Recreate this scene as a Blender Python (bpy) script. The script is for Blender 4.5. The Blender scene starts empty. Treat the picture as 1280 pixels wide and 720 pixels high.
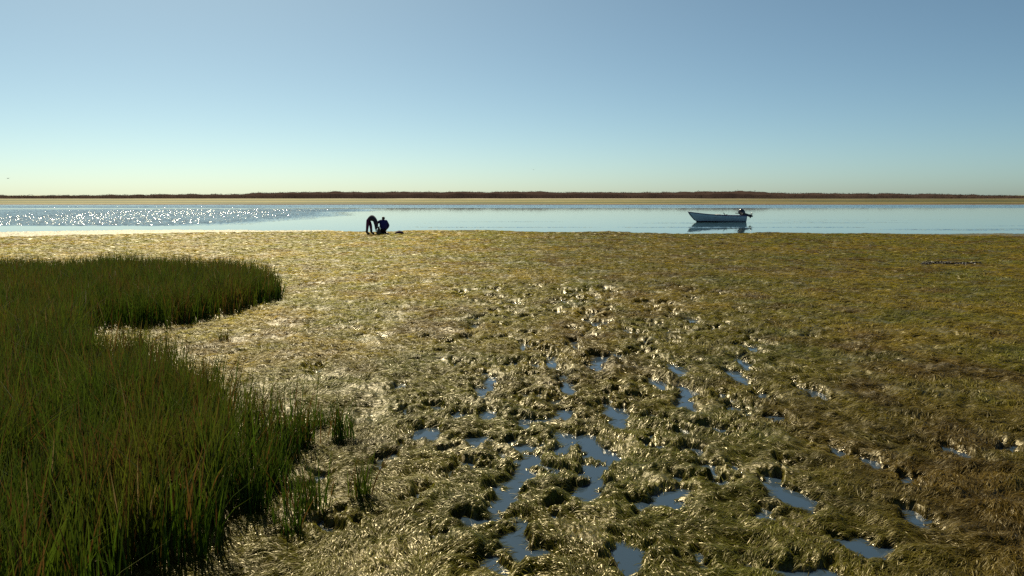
import bpy, bmesh, math, random
import numpy as np
from mathutils import Vector

random.seed(7)
rng = np.random.default_rng(7)
scene = bpy.context.scene
col = scene.collection
R = math.radians

# ------------------------------------------------------------------ camera
CAM_H, F, HOR = 2.1, 1000.0, 244.0          # eye height (m), focal length and horizon in 1280x720 pixels
PITCH = math.atan((360 - HOR) / F)
cam_data = bpy.data.cameras.new('camera')
cam_data.sensor_width = 36.0
cam_data.lens = 36.0 * F / 1280.0
cam_data.clip_end = 20000
cam = bpy.data.objects.new('camera', cam_data)
cam.location = (0, 0, CAM_H)
cam.rotation_euler = (math.pi / 2 - PITCH, 0, 0)
col.objects.link(cam)
scene.camera = cam


def P(x, y, z=0.0):
    """ground point (height z) seen at photograph pixel x, y"""
    cx, cy = (x - 640) / F, (360 - y) / F
    dy = math.cos(PITCH) + cy * math.sin(PITCH)
    dz = -math.sin(PITCH) + cy * math.cos(PITCH)
    t = (z - CAM_H) / dz
    return (cx * t, dy * t)


# ------------------------------------------------------------------ helpers
def tag(o, label=None, cat=None, group=None, kind=None):
    if label: o['label'] = label
    if cat: o['category'] = cat
    if group: o['group'] = group
    if kind: o['kind'] = kind
    return o


def empty(name, loc, label, cat, group=None, rz=0.0):
    o = bpy.data.objects.new(name, None)
    o.location = loc
    o.rotation_euler = (0, 0, rz)
    o.empty_display_size = 0.2
    col.objects.link(o)
    return tag(o, label, cat, group)


def link_mesh(name, me, mat, parent=None):
    o = bpy.data.objects.new(name, me)
    if mat: me.materials.append(mat)
    col.objects.link(o)
    if parent: o.parent = parent
    return o


def np_mesh(name, verts, faces, colors=None, smooth=True, attrs=None):
    me = bpy.data.meshes.new(name)
    n, m, k = len(verts), len(faces), faces.shape[1]
    me.vertices.add(n)
    me.vertices.foreach_set('co', np.ascontiguousarray(verts, np.float32).ravel())
    me.loops.add(m * k)
    me.loops.foreach_set('vertex_index', np.ascontiguousarray(faces, np.int32).ravel())
    me.polygons.add(m)
    me.polygons.foreach_set('loop_start', np.arange(m, dtype=np.int32) * k)
    me.polygons.foreach_set('loop_total', np.full(m, k, np.int32))
    me.polygons.foreach_set('use_smooth', np.full(m, smooth))
    if colors is not None:
        a = me.color_attributes.new('tone', 'FLOAT_COLOR', 'POINT')
        c4 = np.ones((n, 4), np.float32); c4[:, :3] = colors
        a.data.foreach_set('color', c4.ravel())
    for an, av in (attrs or {}).items():
        a = me.attributes.new(an, 'FLOAT', 'POINT')
        a.data.foreach_set('value', np.ascontiguousarray(av, np.float32))
    me.update(calc_edges=True)
    return me


def grid_faces(nr, nc):
    i = np.arange(nr - 1)[:, None] * nc + np.arange(nc - 1)[None, :]
    return np.stack([i, i + 1, i + nc + 1, i + nc], -1).reshape(-1, 4)


def sstep(a, b, x):
    t = np.clip((x - a) / (b - a), 0, 1)
    return t * t * (3 - 2 * t)


PERM = rng.permutation(1024).astype(np.int32)
GA = rng.random(1024) * 2 * np.pi
GX, GY = np.cos(GA), np.sin(GA)


def noise(x, y, seed=0):
    x = np.asarray(x, np.float64) + seed * 37.31; y = np.asarray(y, np.float64) + seed * 91.73
    xi = np.floor(x).astype(np.int64); yi = np.floor(y).astype(np.int64)
    xf = x - xi; yf = y - yi
    u = xf * xf * xf * (xf * (xf * 6 - 15) + 10); v = yf * yf * yf * (yf * (yf * 6 - 15) + 10)

    def g(ix, iy, dx, dy):
        h = PERM[(PERM[ix & 1023] + iy) & 1023]
        return GX[h] * dx + GY[h] * dy
    a = g(xi, yi, xf, yf); b = g(xi + 1, yi, xf - 1, yf)
    c = g(xi, yi + 1, xf, yf - 1); d = g(xi + 1, yi + 1, xf - 1, yf - 1)
    return (a + (b - a) * u + ((c + (d - c) * u) - (a + (b - a) * u)) * v) * 1.5


def fbm(x, y, octv=4, seed=0):
    s, a, f = 0, 1.0, 1.0
    for k in range(octv):
        s = s + a * noise(x * f, y * f, seed + k * 3)
        a *= 0.5; f *= 2.03
    return s


# ------------------------------------------------------------------ materials
def new_mat(name):
    m = bpy.data.materials.new(name); m.use_nodes = True
    nt = m.node_tree
    return m, nt, nt.nodes['Principled BSDF']


def plain_mat(name, rgb, rough=0.5, spec=0.5, var=0.12, scale=18, metal=0.0, coat=0.0):
    m, nt, b = new_mat(name)
    tc = nt.nodes.new('ShaderNodeTexCoord')
    nz = nt.nodes.new('ShaderNodeTexNoise'); nz.inputs['Scale'].default_value = scale; nz.inputs['Detail'].default_value = 5
    nt.links.new(tc.outputs['Object'], nz.inputs['Vector'])
    rp = nt.nodes.new('ShaderNodeValToRGB')
    rp.color_ramp.elements[0].position = 0.3; rp.color_ramp.elements[1].position = 0.7
    rp.color_ramp.elements[0].color = [c * (1 - var) for c in rgb] + [1]
    rp.color_ramp.elements[1].color = [min(1, c * (1 + var)) for c in rgb] + [1]
    nt.links.new(nz.outputs['Fac'], rp.inputs['Fac']); nt.links.new(rp.outputs['Color'], b.inputs['Base Color'])
    b.inputs['Roughness'].default_value = rough
    b.inputs['Specular IOR Level'].default_value = spec
    b.inputs['Metallic'].default_value = metal
    b.inputs['Coat Weight'].default_value = coat
    return m


def tone_mat(name, rough, spec, trans=0.0, noise_scale=None, noise_amt=0.3, rough_var=0.0):
    """base colour from the mesh's own per-strand tone, broken by noise; optional translucency for thin leaves"""
    m, nt, b = new_mat(name)
    at = nt.nodes.new('ShaderNodeAttribute'); at.attribute_name = 'tone'
    src = at.outputs['Color']
    if noise_scale:
        geo = nt.nodes.new('ShaderNodeNewGeometry')
        nz = nt.nodes.new('ShaderNodeTexNoise'); nz.inputs['Scale'].default_value = noise_scale; nz.inputs['Detail'].default_value = 6
        nt.links.new(geo.outputs['Position'], nz.inputs['Vector'])
        mr = nt.nodes.new('ShaderNodeMapRange')
        mr.inputs['From Min'].default_value = 0.3; mr.inputs['From Max'].default_value = 0.7
        mr.inputs['To Min'].default_value = 1 - noise_amt; mr.inputs['To Max'].default_value = 1 + noise_amt
        nt.links.new(nz.outputs['Fac'], mr.inputs['Value'])
        vm = nt.nodes.new('ShaderNodeVectorMath'); vm.operation = 'SCALE'
        nt.links.new(at.outputs['Color'], vm.inputs[0]); nt.links.new(mr.outputs['Result'], vm.inputs['Scale'])
        src = vm.outputs['Vector']
        if rough_var:
            mr2 = nt.nodes.new('ShaderNodeMapRange')
            mr2.inputs['From Min'].default_value = 0.3; mr2.inputs['From Max'].default_value = 0.7
            mr2.inputs['To Min'].default_value = rough - rough_var; mr2.inputs['To Max'].default_value = rough + rough_var
            nt.links.new(nz.outputs['Fac'], mr2.inputs['Value']); nt.links.new(mr2.outputs['Result'], b.inputs['Roughness'])
    nt.links.new(src, b.inputs['Base Color'])
    b.inputs['Roughness'].default_value = rough
    b.inputs['Specular IOR Level'].default_value = spec
    if trans:
        tr = nt.nodes.new('ShaderNodeBsdfTranslucent'); nt.links.new(src, tr.inputs['Color'])
        mx = nt.nodes.new('ShaderNodeMixShader'); mx.inputs['Fac'].default_value = trans
        out = nt.nodes['Material Output']
        nt.links.new(b.outputs['BSDF'], mx.inputs[1]); nt.links.new(tr.outputs['BSDF'], mx.inputs[2])
        nt.links.new(mx.outputs['Shader'], out.inputs['Surface'])
    return m


def water_mat(name, rgb, rough, amp_calm, amp_ripple, sx, sy, use_attr=True):
    """water whose small waves tilt the surface normal; the ripple attribute says where the wind ruffles it"""
    m, nt, b = new_mat(name)
    b.inputs['Base Color'].default_value = (*rgb, 1)
    b.inputs['Roughness'].default_value = rough
    b.inputs['IOR'].default_value = 1.333
    geo = nt.nodes.new('ShaderNodeNewGeometry')

    def wave(scx, scy, detail):
        mp = nt.nodes.new('ShaderNodeMapping'); mp.inputs['Scale'].default_value = (scx, scy, 1)
        nt.links.new(geo.outputs['Position'], mp.inputs['Vector'])
        nz = nt.nodes.new('ShaderNodeTexNoise'); nz.inputs['Scale'].default_value = 1; nz.inputs['Detail'].default_value = detail
        nt.links.new(mp.outputs['Vector'], nz.inputs['Vector'])
        sb = nt.nodes.new('ShaderNodeVectorMath'); sb.operation = 'SUBTRACT'; sb.inputs[1].default_value = (0.5, 0.5, 0.5)
        nt.links.new(nz.outputs['Color'], sb.inputs[0])
        return sb.outputs['Vector']
    w1 = wave(sx, sy, 3)
    amp = nt.nodes.new('ShaderNodeMapRange'); amp.clamp = False
    amp.inputs['To Min'].default_value = amp_calm; amp.inputs['To Max'].default_value = amp_ripple
    if use_attr:
        at = nt.nodes.new('ShaderNodeAttribute'); at.attribute_name = 'ripple'
        nt.links.new(at.outputs['Fac'], amp.inputs['Value'])
    else:
        amp.inputs['Value'].default_value = 0
    sc = nt.nodes.new('ShaderNodeVectorMath'); sc.operation = 'SCALE'
    nt.links.new(w1, sc.inputs[0]); nt.links.new(amp.outputs['Result'], sc.inputs['Scale'])
    mu = nt.nodes.new('ShaderNodeVectorMath'); mu.operation = 'MULTIPLY'; mu.inputs[1].default_value = (1, 1, 0)
    nt.links.new(sc.outputs['Vector'], mu.inputs[0])
    ad = nt.nodes.new('ShaderNodeVectorMath'); ad.operation = 'ADD'; nt.links.new(geo.outputs['Normal'], ad.inputs[1])
    nt.links.new(mu.outputs['Vector'], ad.inputs[0])
    nm = nt.nodes.new('ShaderNodeVectorMath'); nm.operation = 'NORMALIZE'
    nt.links.new(ad.outputs['Vector'], nm.inputs[0])
    nt.links.new(nm.outputs['Vector'], b.inputs['Normal'])
    return m


# ------------------------------------------------------------------ light and sky
SKY_TINT = (1.07, 1.22, 0.98, 1)          # colour grade on the sky: a touch of green in the blue
SUN_EL, SUN_AZ = R(45), R(-25)               # the sun stands ahead and to the left
sd = bpy.data.lights.new('sun', 'SUN')
sd.energy = 5.0; sd.angle = R(0.53); sd.color = (1.0, 0.89, 0.62)
sun = bpy.data.objects.new('sun', sd)
to_sun = Vector((math.sin(SUN_AZ) * math.cos(SUN_EL), math.cos(SUN_AZ) * math.cos(SUN_EL), math.sin(SUN_EL)))
sun.rotation_euler = to_sun.to_track_quat('Z', 'Y').to_euler()
sun.location = (-20, 40, 60)
col.objects.link(sun)
w = bpy.data.worlds.new('World'); scene.world = w; w.use_nodes = True
wn = w.node_tree
sky = wn.nodes.new('ShaderNodeTexSky'); sky.sky_type = 'NISHITA'; sky.sun_disc = False
sky.sun_elevation = SUN_EL; sky.sun_rotation = SUN_AZ
sky.altitude = 0; sky.air_density = 0.50; sky.dust_density = 0.85; sky.ozone_density = 4.0
bg = wn.nodes['Background']; bg.inputs['Strength'].default_value = 0.063
tint = wn.nodes.new('ShaderNodeMix'); tint.data_type = 'RGBA'; tint.blend_type = 'MULTIPLY'; tint.inputs['Factor'].default_value = 1
s_in = [i for i in tint.inputs if i.type == 'RGBA']
s_in[1].default_value = SKY_TINT
wn.links.new(sky.outputs['Color'], s_in[0])
wn.links.new([o for o in tint.outputs if o.type == 'RGBA'][0], bg.inputs['Color'])

# ------------------------------------------------------------------ mudflat
WATER_Z, POOL_Z = -0.10, -0.030
sh_px = [(-900, 288.5), (0, 288.5), (300, 288.6), (400, 289.2), (440, 291), (470, 291.5), (500, 290.2), (540, 288.6), (600, 289.2), (640, 291.2),
         (760, 291.8), (850, 293.2), (905, 293.4), (960, 292.4), (1010, 293.4), (1090, 292.8), (1280, 294), (2200, 294.5)]
sh_az = np.array([math.atan((x - 640) / F) for x, y in sh_px]); sh_d = np.array([P(x, y, WATER_Z)[1] for x, y in sh_px])

puddles_px = [  # x, y, half width, half height in the photograph
    (612, 475, 7, 5), (600, 491, 7, 8), (655, 434, 7, 5), (690, 453, 11, 6), (708, 484, 9, 7), (742, 453, 7, 6), (715, 433, 9, 4),
    (743, 407, 7, 4), (845, 462, 13, 6), (818, 479, 11, 6), (859, 489, 10, 6), (857, 504, 13, 6), (760, 504, 7, 6), (768, 513, 9, 8), (778, 520, 11, 6),
    (532, 541, 15, 8), (575, 518, 9, 4), (590, 551, 15, 7), (656, 528, 13, 5), (611, 519, 11, 5), (500, 486, 8, 4),
    (660, 577, 16, 9), (649, 592, 15, 11), (638, 609, 15, 11), (626, 626, 15, 10), (612, 640, 16, 8), (590, 653, 14, 7),
    (738, 553, 22, 8), (748, 568, 15, 10), (740, 588, 13, 10), (738, 606, 16, 9), (734, 622, 20, 10), (703, 548, 15, 9), (706, 562, 10, 6),
    (648, 662, 20, 12), (640, 682, 26, 12), (668, 690, 26, 10), (618, 704, 22, 9), (782, 692, 24, 22), (822, 628, 22, 10), (842, 622, 16, 12), (795, 632, 18, 6),
    (882, 586, 16, 8), (864, 564, 18, 7), (850, 538, 14, 6), (888, 537, 16, 5), (905, 542, 14, 5),
    (936, 436, 9, 5), (926, 454, 10, 7), (919, 470, 10, 8), (990, 482, 9, 5), (1017, 494, 10, 5), (952, 495, 10, 5), (903, 497, 9, 5), (920, 513, 12, 5), (973, 526, 11, 5),
    (975, 615, 15, 7), (995, 627, 24, 12), (950, 641, 12, 10), (976, 581, 12, 7), (1038, 563, 12, 8), (1090, 579, 16, 9), (1132, 603, 15, 6),
    (1190, 565, 16, 6), (1204, 571, 14, 5), (1262, 563, 16, 5), (1128, 640, 16, 9), (1145, 653, 18, 9), (1080, 687, 29, 15), (1010, 717, 36, 12),
    (413, 655, 14, 11), (403, 600, 13, 8), (478, 578, 12, 8), (520, 620, 11, 7), (545, 670, 12, 7), (400, 461, 7, 4), (872, 700, 14, 7), (508, 513, 8, 4),
    (450, 655, 9, 6), (565, 588, 10, 4), (690, 640, 14, 5), (930, 700, 12, 6)]
puddles = []
for (x, y, a, b) in puddles_px:
    c = P(x, y, POOL_Z)
    n, f_ = P(x, y + b, POOL_Z)[1], P(x, y - b, POOL_Z)[1]
    hid = 0.035 * c[1] / CAM_H                                      # strip hidden behind the near lip
    puddles.append((c[0], (n + f_ - hid) / 2, a * c[1] / F * (0.84 if c[1] < 7.2 else 1.0), (f_ - n + hid) / 2 * (0.80 if c[1] < 7.2 else 1.0) + 0.01))


prg = np.random.default_rng(5)
for k in range(290):
    py_ = 5.6 + 13 * prg.random() ** 1.1
    px_ = 0.35 + 0.10 * (py_ - 5) + prg.normal(0, 0.75 + 0.075 * (py_ - 5))
    s_ = prg.uniform(0.035, 0.075) * (0.62 + 0.06 * py_)
    puddles.append((px_, py_, s_ * prg.uniform(0.8, 1.6), s_ * prg.uniform(1.0, 1.8)))


def pool_field(X, Y):
    """about 1 inside a footprint pool, 0 outside"""
    wx = X + 0.11 * noise(X * 5.5, Y * 5.5, 11) + 0.05 * noise(X * 15, Y * 15, 12)
    wy = Y + 0.13 * noise(X * 5.5, Y * 5.5, 13) + 0.06 * noise(X * 15, Y * 15, 14)
    out = np.zeros_like(X)
    flatX, flatY, fo = wx.ravel(), wy.ravel(), out.ravel()
    for (cx, cy, a, b) in puddles:
        sel = np.nonzero((np.abs(flatX - cx) < a * 1.9) & (np.abs(flatY - cy) < b * 1.9))[0]
        if len(sel) == 0: continue
        e = np.sqrt(((flatX[sel] - cx) / a) ** 2 + ((flatY[sel] - cy) / b) ** 2)
        fo[sel] = np.maximum(fo[sel], 1 - sstep(0.35, 1.75, e))
    return fo.reshape(X.shape)


def trail(X, Y):
    """the trampled strip of footprints running away from the camera"""
    c = 0.35 + 0.10 * (Y - 5)
    wdt = 1.5 + 0.12 * (Y - 5)
    t = np.exp(-((X - c) / wdt) ** 2) * (1 - sstep(13, 24, Y))
    return t


def shore_gap(X, Y):
    d = np.interp(np.arctan2(X, np.maximum(Y, 0.01)), sh_az, sh_d)
    return d + 0.7 * noise(X * 0.35, Y * 0.35, 21) + 0.9 * noise(X * 0.12, Y * 0.3, 24) + 0.35 * noise(X * 1.3, Y * 1.3, 22) - Y


def height(X, Y):
    tr = trail(X, Y)
    near = 1 - sstep(9, 30, np.hypot(X, Y))
    rough = 0.62 + 0.38 * np.maximum(tr, 0.55 * near)
    z = 0.022 * fbm(X * 0.45, Y * 0.45, 2, 1)
    wx = X + 0.12 * noise(X * 2, Y * 2, 5); wy = Y + 0.12 * noise(X * 2, Y * 2, 6)
    m1 = 1 - np.abs(noise(wx * 2.1 + 0.5 * wy, wy * 2.6, 2))            # rounded weed mounds
    z = z + rough * 0.052 * (m1 ** 1.5 - 0.52)
    z = z + rough * 0.034 * noise(wx * 5.2, wy * 5.2, 3)
    z = z + (0.4 + 0.6 * rough) * 0.017 * fbm(X * 11, Y * 11, 3, 4)
    z = z + 0.012
    z = np.where(z < -0.028, -0.028 + (z + 0.028) * 0.15, z)
    pf = pool_field(X, Y)
    z = z * (1 - 0.75 * pf) - 0.085 * pf + 0.020 * np.clip(4 * pf * (0.35 - pf), 0, 1)
    g = shore_gap(X, Y)
    s = sstep(1.6, 0.0, g)
    z = z * (1 - 0.7 * s) + WATER_Z * s
    z = np.where(g < 0, WATER_Z + np.maximum(g * 0.10, -0.7) + 0.25 * z * 0, z)
    return z


# polar sheet round the camera's foot point: rows grow with distance, fine in front, coarse elsewhere
r_fine = np.exp(np.linspace(math.log(2.6), math.log(54), 640))
r_all = np.concatenate([[0.3, 1.0, 1.8], r_fine, [62, 75, 95, 130, 180, 260]])
a_f = np.linspace(R(-41), R(41), 1500)
a_l = np.linspace(R(-178), R(-41), 90)[:-1]
a_all = np.concatenate([a_l, a_f, -a_l[::-1]])
RR, AA = np.meshgrid(r_all, a_all, indexing='ij')
GXX, GYY = RR * np.sin(AA), RR * np.cos(AA)
GZZ = height(GXX, GYY)



def ground_z(x, y):
    r = np.hypot(x, y); a = np.arctan2(x, y)
    i = np.clip(np.searchsorted(r_all, r) - 1, 0, len(r_all) - 2)
    j = np.clip(np.searchsorted(a_all, a) - 1, 0, len(a_all) - 2)
    u = np.clip((r - r_all[i]) / (r_all[i + 1] - r_all[i]), 0, 1); v = np.clip((a - a_all[j]) / (a_all[j + 1] - a_all[j]), 0, 1)
    return (GZZ[i, j] * (1 - u) * (1 - v) + GZZ[i + 1, j] * u * (1 - v) + GZZ[i, j + 1] * (1 - u) * v + GZZ[i + 1, j + 1] * u * v)


def weed_tone(X, Y, n):
    """olive, ochre and brown algae in large soft patches, darker brown at the near right"""
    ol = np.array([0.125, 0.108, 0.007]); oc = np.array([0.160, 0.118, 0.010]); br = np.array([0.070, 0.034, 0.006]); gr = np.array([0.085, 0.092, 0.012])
    p1 = sstep(-0.35, 0.45, fbm(X * 0.35, Y * 0.22, 3, 31))[:, None]
    p2 = sstep(0.05, 0.6, fbm(X * 0.8, Y * 0.6, 3, 37))[:, None]
    p2 = np.maximum(p2, (sstep(1.2, 3.2, X) * sstep(9.5, 5.0, Y))[:, None])  # tone pulled darker and browner over the near right corner
    p3 = sstep(0.1, 0.6, fbm(X * 0.6 + 5, Y * 0.6, 3, 43))[:, None]
    c = ol * (1 - p1) + oc * p1
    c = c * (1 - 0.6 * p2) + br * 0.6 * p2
    c = c * (1 - 0.6 * p3) + gr * 0.6 * p3
    return c


gx, gy, gz = GXX.ravel(), GYY.ravel(), GZZ.ravel()
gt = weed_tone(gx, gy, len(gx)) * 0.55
mud = np.array([0.040, 0.031, 0.020])
low = sstep(0.0, -0.04, gz)[:, None]
gt = gt * (1 - low) + mud * low
wet = np.clip(sstep(0.004, -0.022, gz) * (gy < 44), 0, 1)
mudmat = tone_mat('wet_weedy_mud', 0.46, 0.5, 0, 30, 0.45, 0.12)
mudmat.node_tree.nodes['Principled BSDF'].inputs['Specular Tint'].default_value = (1.0, 0.84, 0.52, 1)
mb = mudmat.node_tree
wa_ = mb.nodes.new('ShaderNodeAttribute'); wa_.attribute_name = 'wet'
wmr = mb.nodes.new('ShaderNodeMapRange'); wmr.inputs['To Min'].default_value = 0.46; wmr.inputs['To Max'].default_value = 0.16
mb.links.new(wa_.outputs['Fac'], wmr.inputs['Value']); mb.links.new(wmr.outputs['Result'], mb.nodes['Principled BSDF'].inputs['Roughness'])
bmp = mb.nodes.new('ShaderNodeBump'); bmp.inputs['Strength'].default_value = 0.7; bmp.inputs['Distance'].default_value = 0.02; bmp.inputs['Filter Width'].default_value = 0.02
bn = mb.nodes.new('ShaderNodeTexNoise'); bn.inputs['Scale'].default_value = 26; bn.inputs['Detail'].default_value = 4
bgm = mb.nodes.new('ShaderNodeNewGeometry')
mb.links.new(bgm.outputs['Position'], bn.inputs['Vector']); mb.links.new(bn.outputs['Fac'], bmp.inputs['Height'])
mb.links.new(bmp.outputs['Normal'], mb.nodes['Principled BSDF'].inputs['Normal'])
me = np_mesh('mudflat', np.stack([gx, gy, gz], 1), grid_faces(len(r_all), len(a_all))[:, ::-1], gt, attrs={'wet': wet})
tag(link_mesh('mudflat', me, mudmat), 'wide olive brown mudflat at low tide covered with wet weed', 'mudflat', kind='structure')

# standing water in the footprints: one level sheet just under the mud
pm = water_mat('pool_water', (0.030, 0.050, 0.078), 0.03, 0.012, 0.0, 9, 9, False)
xs = np.linspace(-7, 9, 41); ys = np.linspace(2.5, 19, 41)
XX, YY = np.meshgrid(xs, ys, indexing='xy')
me = np_mesh('pool_water', np.stack([XX.ravel(), YY.ravel(), np.full(XX.size, POOL_Z)], 1), grid_faces(41, 41))
tag(link_mesh('pool_water', me, pm), 'still blue grey water standing in the footprints in the mud', 'water', kind='structure')

# ------------------------------------------------------------------ lagoon
wr = np.concatenate([np.linspace(40, 55.5, 40), np.arange(55.6, 132, 0.125), np.arange(132, 190, 0.22), [192, 196, 205, 215, 260, 400]])
wa = np.concatenate([np.linspace(R(-75), R(-40), 25)[:-1], np.linspace(R(-40), R(-7), 900)[:-1], np.linspace(R(-7), R(40), 420), np.linspace(R(40), R(75), 25)[1:]])
WR, WA = np.meshgrid(wr, wa, indexing='ij')
wx, wy = (WR * np.tan(WA)).ravel(), WR.ravel()
wob = 5 * noise(wx * 0.05, wy * 0.05, 51) + 2.5 * noise(wx * 0.15, wy * 0.15, 52)
patch = sstep(-19, -26, wx + wob * 0.8 + 0.02 * (wy - 80) * 0) * sstep(57, 60, wy + 0.25 * wob) * sstep(131, 122, wy + wob * 0.5)
band = sstep(136, 143, wy + 0.6 * wob) * sstep(187, 180, wy + wob * 0.3)
patch2 = sstep(-19, -60, wx) * sstep(134, 140, wy + wob * 0.5) * sstep(170, 160, wy)
cat = 0.30 * sstep(0.35, 0.7, fbm(wx * 0.05, wy * 0.35, 3, 55)) * sstep(-10, 0, wx) * (1 - sstep(60, 75, wy))
core = 0.78 + 0.30 * np.exp(-((wx + 40) / 15) ** 2)                # the gust is strongest in the middle of the ruffled patch
ripple = np.clip(np.maximum(np.maximum(patch * core, band * 0.55), np.maximum(patch2 * core, cat)), 0, 1.1)
gust = 0.55 + 0.45 * sstep(-0.5, 0.4, fbm(wx * 0.10, wy * 0.05, 3, 57))
wz = WATER_Z + ripple * gust * (0.050 * noise(wx * 1.05 + 0.3 * wy, wy * 1.25, 58) + 0.026 * noise(wx * 2.4, wy * 2.3, 59))
wm = water_mat('lagoon_water', (0.018, 0.045, 0.052), 0.04, 0.012, 1.75, 5.5, 2.8)
_nt = wm.node_tree; _at = _nt.nodes.new('ShaderNodeAttribute'); _at.attribute_name = 'ripple'
_mr = _nt.nodes.new('ShaderNodeMapRange'); _mr.inputs['To Min'].default_value = 0.035; _mr.inputs['To Max'].default_value = 0.15
_nt.links.new(_at.outputs['Fac'], _mr.inputs['Value']); _nt.links.new(_mr.outputs['Result'], _nt.nodes['Principled BSDF'].inputs['Roughness'])
me = np_mesh('lagoon_water', np.stack([wx, wy, wz], 1), grid_faces(len(wr), len(wa))[:, ::-1], attrs={'ripple': ripple})
tag(link_mesh('lagoon_water', me, wm), 'calm pale blue lagoon with a wind ruffled glittering patch', 'water', kind='structure')

# ------------------------------------------------------------------ far shore
fr = np.concatenate([np.linspace(176, 345, 110), [360, 400, 500, 700, 1000, 1600, 3000, 6000]])
fa = np.concatenate([np.linspace(-1.25, R(-42), 30)[:-1], np.linspace(R(-42), R(42), 500), np.linspace(R(42), 1.25, 30)[1:]])
FR, FA = np.meshgrid(fr, fa, indexing='ij')
fx, fy = (FR * np.tan(FA)).ravel(), FR.ravel()
fw = 189 + 4 * noise(fx * 0.02, fy * 0.0, 61) + 1.5 * noise(fx * 0.1, fy * 0, 62)
t = (fy - fw) / (300 - fw)
fz = WATER_Z + np.where(t < 0, t * 1.5, np.clip(t, 0, 1.0) * 0.95) + 0.05 * noise(fx * 0.08, fy * 0.2, 63) * (t > 0) * (fy < 400) * np.clip(t * 8, 0, 1)
fz = np.where(fy > 345, fz - 0.0006 * (np.minimum(fy, 1500) - 345), fz)
sand = np.array([0.46, 0.39, 0.26]); flat_ = np.array([0.20, 0.170, 0.050]); wet = np.array([0.11, 0.065, 0.035]); green = np.array([0.075, 0.080, 0.016])
st = fbm(fx * 0.010, fy * 0.05, 4, 64)
s1 = sstep(-0.15, 0.15, st)[:, None]
fc = flat_ * (1 - s1) + green * s1
s2 = sstep(0.84, 0.93, t + 0.05 * noise(fx * 0.05, fy * 0, 66))[:, None] * sstep(330, 345, fy * 0 + 350 - np.abs(fx - 0) * 0.0)[:, None]
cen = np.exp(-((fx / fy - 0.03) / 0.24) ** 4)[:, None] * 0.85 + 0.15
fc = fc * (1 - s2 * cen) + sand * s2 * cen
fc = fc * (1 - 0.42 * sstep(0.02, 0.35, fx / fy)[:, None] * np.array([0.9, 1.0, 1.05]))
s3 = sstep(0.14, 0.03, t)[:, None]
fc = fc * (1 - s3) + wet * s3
farmat = tone_mat('far_sand', 0.75, 0.12, 0, 0.8, 0.25)
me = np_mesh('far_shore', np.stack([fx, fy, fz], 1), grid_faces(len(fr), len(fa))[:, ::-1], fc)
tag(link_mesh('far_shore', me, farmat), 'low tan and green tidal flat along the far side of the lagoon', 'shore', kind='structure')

# scrub on the low dune beyond: mounds of small leaf clumps with a ragged top
prof_px = [(-700, 244.6), (0, 244.6), (100, 244.0), (200, 243.2), (300, 242.6), (345, 240.4), (420, 239.8), (520, 239.9), (620, 239.3), (740, 240.2), (830, 240.6), (850, 240.2),
           (890, 239.2), (930, 239.3), (965, 241.0), (1040, 241.9), (1150, 241.9), (1190, 243.0), (1230, 244.3), (1280, 244.6), (2000, 244.0)]
pr_x = np.array([(x - 640) / F for x, y in prof_px])
SC_D = 318.0


def scrub_top(u):
    y = np.interp(u, pr_x, [p[1] for p in prof_px])
    return CAM_H + (HOR - y) * SC_D / F


NL = 90000
u = rng.uniform(-0.86, 0.86, NL); d = rng.uniform(301, 336, NL)
lx, ly = u * d, d
top = scrub_top(u) + 0.50 * noise(lx * 0.11, ly * 0.11, 73) + 0.35 * noise(lx * 0.22, ly * 0.22, 71) + 0.22 * noise(lx * 0.7, ly * 0.5, 72)
prof = np.clip(1 - ((d - 319) / 19) ** 4, 0.1, 1)
base = 0.80
q = rng.random(NL) ** 0.6
lz = base + (top - base) * prof * q + rng.normal(0, 0.02, NL)
s = rng.uniform(0.08, 0.20, NL)
t1 = rng.normal(size=(NL, 3)); t1 /= np.linalg.norm(t1, axis=1)[:, None]
t2 = rng.normal(size=(NL, 3)); t2 -= (t2 * t1).sum(1)[:, None] * t1; t2 /= np.linalg.norm(t2, axis=1)[:, None]
c0 = np.stack([lx, ly, lz], 1)
vv = np.stack([c0 - t1 * s[:, None], c0 + t2 * s[:, None] * 0.6, c0 + t1 * s[:, None], c0 - t2 * s[:, None] * 0.6], 1).reshape(-1, 3)
ff = np.arange(NL * 4).reshape(-1, 4)
mixc = rng.random(NL)[:, None]
cc = (np.array([0.080, 0.050, 0.044]) * (1 - mixc) + np.array([0.080, 0.066, 0.034]) * mixc) * (0.65 + 0.7 * sstep(-0.5, 0.5, fbm(lx * 0.06, ly * 0.06, 3, 75)))[:, None]
scrubmat = tone_mat('dune_scrub', 0.9, 0.0, 0.05)
# solid twiggy heart of the scrub
cu = np.linspace(-0.86, 0.86, 1500); cd = np.linspace(301, 337, 12)
CD, CU = np.meshgrid(cd, cu, indexing='ij')
ctop = scrub_top(CU) + 0.50 * noise(CU * CD * 0.11, CD * 0.11, 73) + 0.35 * noise(CU * CD * 0.22, CD * 0.22, 71) - 0.30
cz = 0.55 + (np.maximum(ctop, 0.9) - 0.55) * np.clip(1 - ((CD - 319) / 18.2) ** 6, 0, 1)
cv = np.stack([(CU * CD).ravel(), CD.ravel(), cz.ravel()], 1)
cf = grid_faces(12, 1500)[:, ::-1]
allv = np.concatenate([vv, cv]); allf = np.concatenate([ff, cf + len(vv)])
allc = np.concatenate([np.repeat(cc, 4, 0), np.tile(np.array([[0.060, 0.040, 0.034]]), (len(cv), 1))])
me = np_mesh('dune_scrub', allv, allf, allc, smooth=False)
tag(link_mesh('dune_scrub', me, scrubmat), 'dark maroon brown band of scrub on the low dune along the horizon', 'scrub', kind='stuff')


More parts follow.
